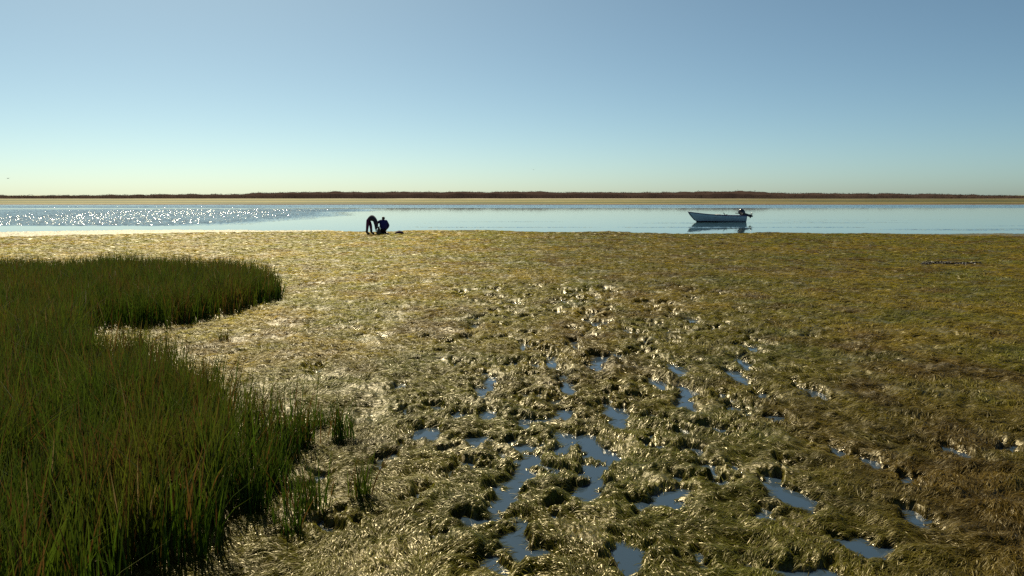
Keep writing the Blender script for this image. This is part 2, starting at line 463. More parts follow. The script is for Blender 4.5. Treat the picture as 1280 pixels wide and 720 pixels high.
# ------------------------------------------------------------------ strips: blades and strands
def drive(mat, attr, lo_hi):
    """let a per-vertex attribute drive inputs of the material: {input: (value at 0, value at 1)}"""
    nt = mat.node_tree; b_ = nt.nodes['Principled BSDF']
    at = nt.nodes.new('ShaderNodeAttribute'); at.attribute_name = attr
    for k_, (v0, v1) in lo_hi.items():
        mr = nt.nodes.new('ShaderNodeMapRange'); mr.inputs['To Min'].default_value = v0; mr.inputs['To Max'].default_value = v1
        nt.links.new(at.outputs['Fac'], mr.inputs['Value'])
        for l_ in list(b_.inputs[k_].links): nt.links.remove(l_)
        nt.links.new(mr.outputs['Result'], b_.inputs[k_])


def strips(pts, side, width, tone, taper):
    """pts (N,K,3), side (N,3), width (N,), tone (N,K,3), taper (K,) -> vertices, faces, colours"""
    n, k, _ = pts.shape
    off = side[:, None, :] * (width[:, None] * taper[None, :] * 0.5)[:, :, None]
    v = np.stack([pts - off, pts + off], 2).reshape(-1, 3)
    i = (np.arange(n) * 2 * k)[:, None] + (np.arange(k - 1) * 2)[None, :]
    f = np.stack([i, i + 1, i + 3, i + 2], -1).reshape(-1, 4)
    c = np.repeat(tone, 2, axis=1).reshape(-1, 3)
    return v, f, c


GREEN = np.array([0.050, 0.098, 0.006]); OLIVE = np.array([0.105, 0.116, 0.008]); RUST = np.array([0.130, 0.068, 0.016]); STRAW = np.array([0.20, 0.15, 0.06])
grassmat = tone_mat('cordgrass', 0.5, 0.2, 0.34)


def grass_mesh(name, bx, by, h, seed, width=0.007, lean=0.10, per=3, origin=(0, 0, 0)):
    g = np.random.default_rng(seed)
    bx = np.repeat(bx, per) + g.normal(0, 0.012, len(bx) * per); by = np.repeat(by, per) + g.normal(0, 0.012, len(by) * per)
    h = np.repeat(h, per) * g.uniform(0.55, 1.08, len(bx))
    n, k = len(bx), 5
    tt = np.linspace(0, 1, k)
    az = g.uniform(0, 2 * np.pi, n)
    ln = np.abs(g.normal(0, lean, n)) + 0.02
    bend = np.abs(g.normal(0, 0.12, n)) + 0.5 * (g.random(n) > 0.94)
    dx, dy = np.cos(az), np.sin(az)
    hor = h[:, None] * (ln[:, None] * tt + bend[:, None] * tt ** 2.5)
    px = bx[:, None] + dx[:, None] * hor + 0.03 * h[:, None] * tt ** 2
    py = by[:, None] + dy[:, None] * hor
    z0 = ground_z(bx, by) - 0.02
    pz = z0[:, None] + h[:, None] * (tt - 0.06 * bend[:, None] * tt ** 2)
    sa = g.uniform(0, np.pi, n)
    side = np.stack([np.cos(sa), np.sin(sa), np.zeros(n)], 1)
    dist = np.hypot(bx, by)
    wd = width * g.uniform(0.6, 1.35, n) * np.maximum(1, dist / 9)
    pat = sstep(-0.2, 0.5, fbm(bx * 1.1, by * 1.1, 2, 81))[:, None]
    rr = g.random(n)[:, None]
    base = GREEN * (1 - pat * 0.6) + OLIVE * pat * 0.6
    brown = (rr > 0.86) | ((rr > 0.74) & (pat > 0.6))
    basec = np.where(brown, RUST * g.uniform(0.5, 1.1, n)[:, None], base * g.uniform(0.5, 1.3, n)[:, None])
    basec = np.where(rr > 0.985, STRAW, basec)
    tip = basec * 0.7 + np.array([0.13, 0.085, 0.03]) * 0.3
    tone = basec[:, None, :] * (1 - tt[None, :, None] ** 3) + tip[:, None, :] * tt[None, :, None] ** 3
    pts = np.stack([px, py, pz], 2) - np.array(origin)
    v, f, c = strips(pts, side, wd, tone, np.array([0.8, 1.0, 0.9, 0.6, 0.08]))
    return np_mesh(name, v, f, c)


def in_poly(px, py, poly):
    inside = np.zeros(len(px), bool)
    m = len(poly)
    for i in range(m):
        x1, y1 = poly[i]; x2, y2 = poly[(i + 1) % m]
        cond = ((y1 > py) != (y2 > py)) & (px < (x2 - x1) * (py - y1) / (y2 - y1 + 1e-12) + x1)
        inside ^= cond
    return inside


def fill(poly, dens, edge=0.18):
    a = np.array(poly); lo, hi = a.min(0), a.max(0)
    n = int(dens * (hi[0] - lo[0]) * (hi[1] - lo[1]))
    x = rng.uniform(lo[0], hi[0], n); y = rng.uniform(lo[1], hi[1], n)
    jx = x + edge * noise(x * 2.2, y * 2.2, 91); jy = y + edge * noise(x * 2.2, y * 2.2, 92)
    jx += rng.normal(0, 0.10, n); jy += rng.normal(0, 0.10, n)      # the edge thins out into single stems
    k = in_poly(jx, jy, poly)
    # clumps of stems with thinner places between
    k &= rng.random(n) < 0.12 + 1.0 * sstep(-0.4, 0.25, noise(x * 2.6, y * 2.6, 93) + 0.35 * noise(x * 6, y * 6, 193))
    k &= ground_z(x, y) > POOL_Z - 0.03
    return x[k], y[k]


bed_far_px = [(-420, 420), (-100, 440), (95, 425), (104, 413), (160, 411), (212, 410), (262, 401), (310, 389), (343, 378), (346, 370), (325, 361), (290, 353), (200, 350), (100, 351), (0, 353), (-200, 353), (-420, 353)]
bed_near_px = [(-420, 420), (-100, 440), (92, 425), (100, 450), (116, 462), (186, 474), (240, 500), (276, 540), (288, 592), (292, 650), (276, 690), (215, 708), (150, 735), (60, 800), (-100, 880), (-420, 880)]
polyA = [P(*p) for p in bed_far_px]; polyB = [P(*p) for p in bed_near_px]
x, y = fill(polyA, 480)
h = 0.64 + 0.09 * noise(x * 0.9, y * 0.9, 94) + 0.07 * noise(x * 2.6, y * 2.6, 194) + rng.normal(0, 0.05, len(x))
h *= 1 - 0.35 * sstep(-5.6, -4.2, x)
me = grass_mesh('marsh_grass', x, y, h, 101, 0.0075)
tag(link_mesh('marsh_grass', me, grassmat), 'farther bed of dark green cordgrass ending in a point on the bright mud', 'marsh grass', kind='stuff')
x, y = fill(polyB, 680)
h = 0.66 + 0.09 * noise(x * 0.9, y * 0.9, 95) + 0.09 * noise(x * 2.6, y * 2.6, 195) + rng.normal(0, 0.05, len(x))
me = grass_mesh('marsh_grass', x, y, h, 102, 0.0105)
tag(link_mesh('marsh_grass', me, grassmat), 'tall near bed of dark green and rusty cordgrass filling the lower left', 'marsh grass', kind='stuff')

tufts = [  # base pixel, stems, spread, height, label
    (322, 562, 46, .15, .74, 'tall dense grass tuft just off the edge of the near grass bed'),
    (356, 578, 48, .13, .70, 'dense dark grass tuft between the near bed and a leaning tuft'),
    (378, 562, 32, .10, .60, 'narrow grass tuft at the outer side of the tuft cluster'),
    (336, 612, 56, .12, .56, 'thinner grass tuft in front of the dense pair by the near bed'),
    (384, 640, 34, .12, .46, 'sparse grass tuft beside the small pool near the grass bed'),
    (312, 640, 46, .13, .55, 'dark grass tuft touching the right foot of the near bed'),
    (424, 552, 26, .10, .46, 'thin green tuft of a few stems standing alone on the bright mud'),
    (398, 535, 16, .08, .34, 'short sparse tuft behind the lone thin green tuft'),
    (452, 628, 16, .07, .38, 'isolated fan shaped tuft of bare dark stems farthest from the bed'),
    (362, 668, 14, .08, .30, 'small tuft of pale bent stems in the shade below the tuft cluster'),
    (347, 375, 16, .10, .50, 'last few upright stems at the tip of the farther grass bed'),
    (278, 430, 12, .10, .22, 'tiny stray grass sprigs on the mud between the two beds'),
]
for k, (tx, ty, n, sp, hh, lab) in enumerate(tufts):
    cx, cy = P(tx, ty)
    n = int(n * 1.8)
    g = np.random.default_rng(300 + k)
    bx, by = cx + g.normal(0, sp * 0.55, n), cy + g.normal(0, sp * 0.55, n)
    h = hh * g.uniform(0.6, 1.05, n)
    z0 = float(ground_z(np.array([cx]), np.array([cy]))[0])
    me = grass_mesh('grass_tuft', bx, by, h, 320 + k, 0.0085, 0.16, 2, (cx, cy, z0))
    o = link_mesh('grass_tuft', me, grassmat); o.location = (cx, cy, z0)
    tag(o, lab, 'grass tuft', 'grass tufts beside the near bed')

# ------------------------------------------------------------------ seaweed strands lying over the mud
NS = 1150000
r = np.exp(rng.uniform(math.log(3.2), math.log(47.5), NS)); a = rng.uniform(R(-38), R(38), NS)
x, y = r * np.sin(a), r * np.cos(a)
z = ground_z(x, y)
keep = (z > POOL_Z - 0.004) & (shore_gap(x, y) > 0.25)
inb = in_poly(x, y, polyB) | in_poly(x, y, polyA)
keep &= ~(inb & (rng.random(NS) < 0.8))
keep &= rng.random(NS) < 0.22 + 0.85 * sstep(-0.55, 0.1, noise(x * 1.6, y * 1.6, 96))
x, y, z, r = x[keep], y[keep], z[keep], r[keep]
n, k = len(x), 4
comb = 1.6 * noise(x * 0.7, y * 0.7, 97) * (1.4 - 0.8 * sstep(6, 14, r)) + 1.0 * noise(x * 3, y * 3, 98) + rng.normal(0, 0.42, n) + 0.15 + np.pi * (rng.random(n) > 0.75)
L = (0.034 + 0.0058 * r) * rng.uniform(0.6, 1.4, n)
wdt = np.maximum(0.0036, 0.00062 * r) * rng.uniform(0.5, 1.4, n)
tt = np.linspace(0, 1, k)
curl = rng.normal(0, 0.35, n)
ang = comb[:, None] + curl[:, None] * tt
dx = np.cumsum(np.cos(ang), 1) - np.cos(ang[:, :1]); dy = np.cumsum(np.sin(ang), 1) - np.sin(ang[:, :1])
px = x[:, None] + L[:, None] * dx / (k - 1); py = y[:, None] + L[:, None] * dy / (k - 1)
gzp = ground_z(px.ravel(), py.ravel()).reshape(n, k)
lift = L * rng.uniform(0.02, 0.25, n) * (1 - 0.5 * sstep(12, 30, r))
pz = np.maximum(gzp, POOL_Z - 0.01) + 0.003 + lift[:, None] * np.sin(np.pi * np.clip(tt * 0.85, 0, 1))
roll = rng.normal(0, 0.32, n)
side = np.stack([-np.sin(comb) * np.cos(roll), np.cos(comb) * np.cos(roll), np.sin(roll)], 1)
tone = weed_tone(x, y, n) * rng.uniform(0.35, 1.65, n)[:, None] * (1.28 - 0.40 * sstep(16, 6.5, r))[:, None] * (1 + 1.2 * sstep(3.5, -7, x - 0.05 * r) * sstep(4.5, 9.5, r))[:, None]  # last factor puts the sun glare on the left mud into the strand colour
ng = (sstep(12, 6.5, r) * sstep(3.2, 1.2, x) * 0.6)[:, None]
tone = tone * (1 - ng) + np.array([0.125, 0.132, 0.012]) * rng.uniform(0.4, 1.5, n)[:, None] * ng
tone = np.where(rng.random(n)[:, None] > 0.95, np.array([0.22, 0.17, 0.07]), tone)
tone = np.repeat(tone[:, None, :], k, 1)
v, f, c = strips(np.stack([px, py, pz], 2), side, wdt, tone, np.array([0.7, 1.0, 0.9, 0.35]))
gloss = np.clip(sstep(13, 6, r) * (0.20 + 0.80 * trail(x, y)) * (1 - 0.8 * sstep(1.6, 3.4, x)) + rng.normal(0, 0.22, n) + 0.30 * (noise(x * 1.3, y * 1.3, 99)), 0, 1)
weedmat = tone_mat('wet_seaweed', 0.44, 0.60, 0.42, 2.2, 0.40)
drive(weedmat, 'gloss', {'Roughness': (0.50, 0.29), 'Specular IOR Level': (0.27, 0.52)})
weedmat.node_tree.nodes['Principled BSDF'].inputs['Specular Tint'].default_value = (1.0, 0.82, 0.42, 1)
me = np_mesh('seaweed', v, f, c, attrs={'gloss': np.repeat(gloss, 8)})
tag(link_mesh('seaweed', me, weedmat), 'glossy olive seaweed strands matted over the trampled mud', 'seaweed', kind='stuff')

# dark ridge of washed up weed far out on the flat
wc = P(1190, 331)
g = np.random.default_rng(77)
n = 700
bx = g.uniform(-0.85, 0.85, n); by = g.normal(0, 0.10, n)
hump = 0.10 * np.clip(0.6 + 0.8 * noise(bx * 3.2, by * 0 + 4.4, 78), 0.1, 1.3) * np.clip(1 - np.abs(bx / 0.9) ** 4, 0.1, 1) * np.exp(-(by / 0.16) ** 2)
zc = float(ground_z(np.array([wc[0]]), np.array([wc[1]]))[0])
an = g.uniform(0, 2 * np.pi, n); L = g.uniform(0.10, 0.24, n); tt = np.linspace(0, 1, 4)
pts = np.stack([bx[:, None] + np.cos(an)[:, None] * L[:, None] * tt, by[:, None] + np.sin(an)[:, None] * L[:, None] * tt,
                (hump * g.uniform(0.2, 1, n))[:, None] + 0.06 * np.sin(np.pi * tt)[None, :] * g.uniform(0.1, 1, n)[:, None] - 0.03 * tt], 2)
side = np.stack([-np.sin(an), np.cos(an), g.normal(0, 0.5, n)], 1)
tone = np.repeat((np.array([0.022, 0.016, 0.010]) * g.uniform(0.5, 1.6, n)[:, None])[:, None, :], 4, 1)
v, f, c = strips(pts, side, g.uniform(0.025, 0.05, n), tone, np.array([0.8, 1, 0.9, 0.3]))
me = np_mesh('seaweed_heap', v, f, c)
o = link_mesh('seaweed_heap', me, tone_mat('dark_wrack', 0.5, 0.3)); o.location = (wc[0], wc[1], zc)
tag(o, 'low dark ridge of stranded weed alone on the right side of the flat', 'weed heap')


# ------------------------------------------------------------------ bmesh helpers
def bm_new(): return bmesh.new()


def bm_done(bm, name, mat, parent=None, smooth=True, subsurf=0):
    bmesh.ops.recalc_face_normals(bm, faces=bm.faces)
    me = bpy.data.meshes.new(name); bm.to_mesh(me); bm.free()
    for p_ in me.polygons: p_.use_smooth = smooth
    o = link_mesh(name, me, mat, parent)
    if subsurf:
        s_ = o.modifiers.new('smooth', 'SUBSURF'); s_.levels = subsurf; s_.render_levels = subsurf
    return o


def bm_loft(bm, rings, cap=True):
    vs = [[bm.verts.new(p) for p in ring] for ring in rings]
    n = len(rings[0])
    for a_, b_ in zip(vs[:-1], vs[1:]):
        for i in range(n):
            bm.faces.new((a_[i], a_[(i + 1) % n], b_[(i + 1) % n], b_[i]))
    if cap:
        bm.faces.new(vs[0][::-1]); bm.faces.new(vs[-1])


def ring_at(c, axis, ru, rv, n=12, up=(0, 0, 1)):
    ax = Vector(axis).normalized(); u_ = Vector(up).cross(ax)
    if u_.length < 1e-4: u_ = Vector((1, 0, 0)).cross(ax)
    u_.normalize(); v_ = ax.cross(u_)
    return [Vector(c) + u_ * ru * math.cos(2 * math.pi * i / n) + v_ * rv * math.sin(2 * math.pi * i / n) for i in range(n)]


def bm_tube(bm, pts, rad, n=10):
    pts = [Vector(p_) for p_ in pts]
    rad = rad if isinstance(rad, (list, tuple)) else [rad] * len(pts)
    rings = []
    for i, p_ in enumerate(pts):
        ax = (pts[min(i + 1, len(pts) - 1)] - pts[max(i - 1, 0)])
        rings.append(ring_at(p_, ax, rad[i], rad[i], n, (0.01, 0.02, 1) if abs(ax.normalized().z) < 0.95 else (1, 0, 0)))
    bm_loft(bm, rings)


def bm_box(bm, lo, hi, bevel=0.0):
    r_ = bmesh.ops.create_cube(bm, size=1.0)
    for v_ in r_['verts']:
        v_.co = Vector([lo[i] + (v_.co[i] + 0.5) * (hi[i] - lo[i]) for i in range(3)])
    if bevel:
        es = list({e for v_ in r_['verts'] for e in v_.link_edges})
        bmesh.ops.bevel(bm, geom=es, offset=bevel, segments=2, affect='EDGES')


# ------------------------------------------------------------------ boat
hullmat = plain_mat('worn_white_hull', (0.60, 0.63, 0.68), 0.35, 0.5, 0.08, 3)
railmat = plain_mat('blue_rail_paint', (0.02, 0.03, 0.14), 0.4, 0.5, 0.15, 6)
bottommat = plain_mat('dark_red_bottom_paint', (0.060, 0.010, 0.016), 0.6, 0.3, 0.25, 5)
innermat = plain_mat('pale_inside_paint', (0.5, 0.5, 0.48), 0.6, 0.3, 0.1, 5)
cowlmat = plain_mat('black_engine_cowl', (0.015, 0.013, 0.020), 0.25, 0.5, 0.1, 8)
legmat = plain_mat('dark_engine_metal', (0.022, 0.022, 0.03), 0.4, 0.5, 0.1, 8)
steelmat = plain_mat('dull_steel', (0.3, 0.3, 0.3), 0.4, 0.5, 0.1, 8, 0.9)
woodmat = plain_mat('weathered_bench_wood', (0.42, 0.33, 0.26), 0.7, 0.3, 0.2, 9)

bc = P(895, 277.3, WATER_Z)
boat = empty('motorboat', (bc[0], bc[1], WATER_Z), 'small white open motorboat with tilted up outboard moored on the lagoon', 'boat', rz=R(3))
BL = 4.72


def hull_section(t, inset=0.0, lift=0.0):
    """t 0 at the stem, 1 at the transom; returns points port gunwale -> keel -> starboard gunwale"""
    beam = 0.80 * (1 - (1 - min(t / 0.62, 1)) ** 2.1) * (1 - 0.10 * max(0, (t - 0.6) / 0.4)) + 0.02
    sheer = 0.50 + 0.34 * (1 - t) ** 2.2 + 0.03 * t
    keel = -0.16 + 0.30 * max(0, (0.20 - t) / 0.20) ** 2.0
    rake = 0.58 * max(0, 1 - t / 0.30)
    xg = -BL / 2 + BL * t
    beam = max(beam - inset, 0.006); keel += lift
    pts = []
    for s_, zf in ((1.0, 1.0), (0.97, 0.75), (0.90, 0.5), (0.78, 0.27), (0.55, 0.10), (0.0, 0.0)):
        zz = keel + (sheer - keel) * zf
        pts.append((xg + rake * (1 - zf) ** 1.2, beam * s_ * (1 - 0.25 * (1 - t) * (1 - zf)), zz))
    full = pts + [(p_[0], -p_[1], p_[2]) for p_ in pts[-2::-1]]
    return full


ts = [0.0, 0.03, 0.07, 0.12, 0.18, 0.26, 0.36, 0.48, 0.60, 0.72, 0.84, 0.94, 1.0]
bm = bm_new()
outer = [[bm.verts.new(p_) for p_ in hull_section(t_)] for t_ in ts]
inner = [[bm.verts.new((p_[0], p_[1], p_[2])) for p_ in hull_section(max(t_, 0.04) if t_ < 0.9 else t_ - 0.012, 0.045, 0.10)] for t_ in ts]
m_ = len(outer[0])
for a_, b_ in zip(outer[:-1], outer[1:]):
    for i in range(m_ - 1): bm.faces.new((a_[i], a_[i + 1], b_[i + 1], b_[i]))
for a_, b_ in zip(inner[:-1], inner[1:]):
    for i in range(m_ - 1): bm.faces.new((a_[i], b_[i], b_[i + 1], a_[i + 1]))
for i in (0, m_ - 1):
    for k in range(len(ts) - 1): bm.faces.new((outer[k][i], outer[k + 1][i], inner[k + 1][i], inner[k][i]))
for e in (0, -1):
    for i in range(m_ - 1): bm.faces.new((outer[e][i], outer[e][i + 1], inner[e][i + 1], inner[e][i]))
bm.faces.new(outer[-1]); bm.faces.new(inner[-1][::-1])
bm_done(bm, 'hull', hullmat, boat)
bm = bm_new()                                                     # painted bottom: a skin just proud of the hull below the waterline mark
rows = []
for t_ in ts:
    sec = hull_section(t_)
    sel = []
    for (p0, p1) in zip(sec[:-1], sec[1:]):
        for s_ in (0, 0.25, 0.5, 0.75):
            q_ = tuple(p0[i] + (p1[i] - p0[i]) * s_ for i in range(3)); sel.append(q_)
    sel.append(sec[-1]); rows.append(sel)
wl = 0.085
strip_rows = []
for sec in rows:
    mid = len(sec) // 2
    def cut(part):
        for p0, p1 in zip(part[:-1], part[1:]):
            if p0[2] >= wl >= p1[2]:
                s_ = (p0[2] - wl) / max(p0[2] - p1[2], 1e-6)
                return tuple(p0[i] + (p1[i] - p0[i]) * s_ for i in range(3))
        return part[-1]
    pa = cut(sec[:mid + 1]); pb = cut(sec[::-1][:mid + 1]); kp = sec[mid]
    below = [p_ for p_ in sec[:mid + 1] if p_[2] < wl][:-1]
    mids = [below[len(below) // 3], below[2 * len(below) // 3]] if len(below) > 2 else [pa, kp]
    ring = [pa] + mids + [kp] + [(q_[0], -q_[1], q_[2]) for q_ in mids[::-1]] + [pb]
    strip_rows.append([bm.verts.new((q_[0] - 0.004, q_[1] * 1.012 + (0.004 if q_[1] > 0 else -0.004 if q_[1] < 0 else 0), q_[2] - 0.006)) for q_ in ring])
for a_, b_ in zip(strip_rows[:-1], strip_rows[1:]):
    for i in range(len(a_) - 1): bm.faces.new((a_[i], a_[i + 1], b_[i + 1], b_[i]))
bm_done(bm, 'bottom_paint', bottommat, boat)
for sgn in (1, -1):                                               # blue rubbing rail along each gunwale
    bm = bm_new()
    pts = [hull_section(t_)[0 if sgn > 0 else -1] for t_ in ts]
    bm_tube(bm, [(p_[0], p_[1] + sgn * 0.012, p_[2] - 0.012) for p_ in pts], 0.030, 8)
    bm_done(bm, 'gunwale', railmat, boat)
bm = bm_new()
st_pts = [hull_section(0.0)[i] for i in range(6)]
bm_tube(bm, [(p_[0] - 0.015, 0, p_[2] + (0.03 if i == 0 else 0)) for i, p_ in enumerate(st_pts)], 0.035, 8)
bm_done(bm, 'stem', railmat, boat)
bm = bm_new()                                                     # small foredeck
dk = [hull_section(t_) for t_ in (0.015, 0.06, 0.10, 0.15, 0.20)]
ra = [[bm.verts.new((s_[0][0], s_[0][1] * 0.97, s_[0][2] - 0.02)), bm.verts.new((s_[0][0], 0, s_[0][2] + 0.015)), bm.verts.new((s_[-1][0], s_[-1][1] * 0.97, s_[-1][2] - 0.02))] for s_ in dk]
for a_, b_ in zip(ra[:-1], ra[1:]):
    for i in range(2): bm.faces.new((a_[i], a_[i + 1], b_[i + 1], b_[i]))
bmesh.ops.solidify(bm, geom=bm.faces[:], thickness=0.02)
bm_done(bm, 'foredeck', innermat, boat, False)
for t_, zt in ((0.44, 0.40), (0.70, 0.36)):
    bm = bm_new(); hb = hull_section(t_)[0][1] - 0.05
    bm_box(bm, (-BL / 2 + BL * t_ - 0.13, -hb, zt - 0.03), (-BL / 2 + BL * t_ + 0.13, hb, zt), 0.006)
    bm_done(bm, 'thwart', woodmat, boat, False)
bm = bm_new()                                                     # a low locker amidships and a forked rowlock above the rail
bm_box(bm, (-0.05, -0.42, 0.02), (0.32, 0.30, 0.64), 0.03)
bm_done(bm, 'locker', innermat, boat, False)
bm = bm_new()
bm_tube(bm, [(0.50, -0.76, 0.48), (0.46, -0.76, 0.66), (0.36, -0.76, 0.76)], 0.032, 8)
bm_tube(bm, [(0.47, -0.76, 0.60), (0.62, -0.76, 0.60), (0.70, -0.76, 0.64)], 0.028, 8)
bm_done(bm, 'rowlock', legmat, boat)

# outboard, tilted clear of the water
tx = BL / 2
motor = bpy.data.objects.new('outboard_motor', None); col.objects.link(motor); motor.parent = boat; motor.location = (tx - 0.02, 0, 0.52)
bm = bm_new()
axis = Vector((0.80, 0, -0.60)).normalized()                      # from the cowl's crown down to the leg
c0_ = Vector((-0.30, 0, 0.36))
prof_ = [(-0.16, 0.08, 0.08), (-0.12, 0.19, 0.20), (0.0, 0.25, 0.28), (0.14, 0.26, 0.29), (0.28, 0.24, 0.25), (0.38, 0.17, 0.19), (0.42, 0.08, 0.09)]
bm_loft(bm, [ring_at(c0_ + axis * s_, axis, ru, rv, 14, (0, 1, 0)) for s_, ru, rv in prof_])
cowl = bm_done(bm, 'cowl', cowlmat, motor)
bm = bm_new()
bm_loft(bm, [ring_at(c0_ + axis * s_, axis, ru, rv, 14, (0, 1, 0)) for s_, ru, rv in ((0.17, 0.264, 0.289), (0.205, 0.260, 0.283))])
bm_done(bm, 'cowl_band', steelmat, cowl)
bm = bm_new()
e0 = c0_ + axis * 0.40
leg_end = e0 + Vector((0.56, 0, -0.16))
bm_loft(bm, [ring_at(e0 + (leg_end - e0) * s_, leg_end - e0, ru, rv, 10, (0, 1, 0)) for s_, ru, rv in ((-0.1, .10, .07), (0.2, .11, .065), (0.6, .10, .05), (1.0, .12, .045))])
leg = bm_done(bm, 'drive_leg', legmat, motor)
bm = bm_new()                                                     # gearcase torpedo across the leg's end, with the skeg fin
gd = Vector((0.28, 0, 0.96)).normalized()
bm_loft(bm, [ring_at(leg_end + gd * s_, gd, rr_, rr_, 10, (0, 1, 0)) for s_, rr_ in ((-0.20, .015), (-0.14, .05), (0.0, .065), (0.13, .055), (0.18, .03))])
sk = [leg_end + Vector((0.02, 0.008, -0.10)), leg_end + Vector((0.17, 0.008, -0.06)), leg_end + Vector((0.19, 0.008, 0.02)), leg_end + Vector((0.05, 0.008, 0.10))]
va = [bm.verts.new(p_) for p_ in sk]; vb = [bm.verts.new(p_ - Vector((0, 0.016, 0))) for p_ in sk]
bm.faces.new(va); bm.faces.new(vb[::-1])
for i in range(4): bm.faces.new((va[i], va[(i + 1) % 4], vb[(i + 1) % 4], vb[i]))
bm_done(bm, 'gearcase', legmat, leg)
bm = bm_new()                                                     # three-bladed propeller
pc = leg_end + gd * 0.20
bm_loft(bm, [ring_at(pc + gd * s_, gd, rr_, rr_, 10, (0, 1, 0)) for s_, rr_ in ((-0.04, .035), (0.03, .03), (0.06, .01))])
pu = Vector((0, 1, 0)); pv = gd.cross(pu)
for k in range(3):
    th = 2 * math.pi * k / 3 + 0.3
    er = pu * math.cos(th) + pv * math.sin(th); et = gd.cross(er)
    quad = [pc + er * 0.03 - et * 0.02, pc + er * 0.09 - et * 0.055 + gd * 0.03, pc + er * 0.135 + et * 0.0, pc + er * 0.09 + et * 0.055 - gd * 0.03, pc + er * 0.03 + et * 0.02]
    fa_ = [bm.verts.new(p_ + gd * 0.005) for p_ in quad]; fb_ = [bm.verts.new(p_ - gd * 0.005) for p_ in quad]
    bm.faces.new(fa_); bm.faces.new(fb_[::-1])
    for i in range(5): bm.faces.new((fa_[i], fa_[(i + 1) % 5], fb_[(i + 1) % 5], fb_[i]))
bm_done(bm, 'propeller', steelmat, leg, False)
bm = bm_new()
bm_box(bm, (-0.06, -0.14, -0.16), (0.06, 0.14, 0.10), 0.02)
bm_box(bm, (0.05, -0.10, -0.34), (0.09, 0.10, -0.05), 0.01)
bm_done(bm, 'clamp_bracket', legmat, motor, False)
bm = bm_new()
bm_tube(bm, [c0_ + Vector((0.02, 0.0, -0.20)), c0_ + Vector((-0.25, 0.0, -0.19)), c0_ + Vector((-0.45, 0.0, -0.15))], [0.03, 0.025, 0.03], 8)
bm_done(bm, 'tiller', legmat, motor)


# ------------------------------------------------------------------ people
def skin_mesh(name, joints, bones, mat, parent, levels=2):
    """joints: name -> (x, y, z, radius); the first joint is the root"""
    bm = bm_new(); lay = bm.verts.layers.skin.verify(); vs = {}
    for i, (k, (x_, y_, z_, r_)) in enumerate(joints.items()):
        v_ = bm.verts.new((x_, y_, z_)); v_[lay].radius = (r_, r_); v_[lay].use_root = (i == 0); vs[k] = v_
    for a_, b_ in bones: bm.edges.new((vs[a_], vs[b_]))
    me = bpy.data.meshes.new(name); bm.to_mesh(me); bm.free()
    o = link_mesh(name, me, mat, parent)
    sk_ = o.modifiers.new('skin', 'SKIN'); sk_.use_smooth_shade = True
    ss = o.modifiers.new('smooth', 'SUBSURF'); ss.levels = levels; ss.render_levels = levels
    return o


def lerp(a_, b_, t_): return tuple(a_[i] + (b_[i] - a_[i]) * t_ for i in range(3))


def kind_side(main, nb, f_): return main[nb[f_[0]]][0][-1]


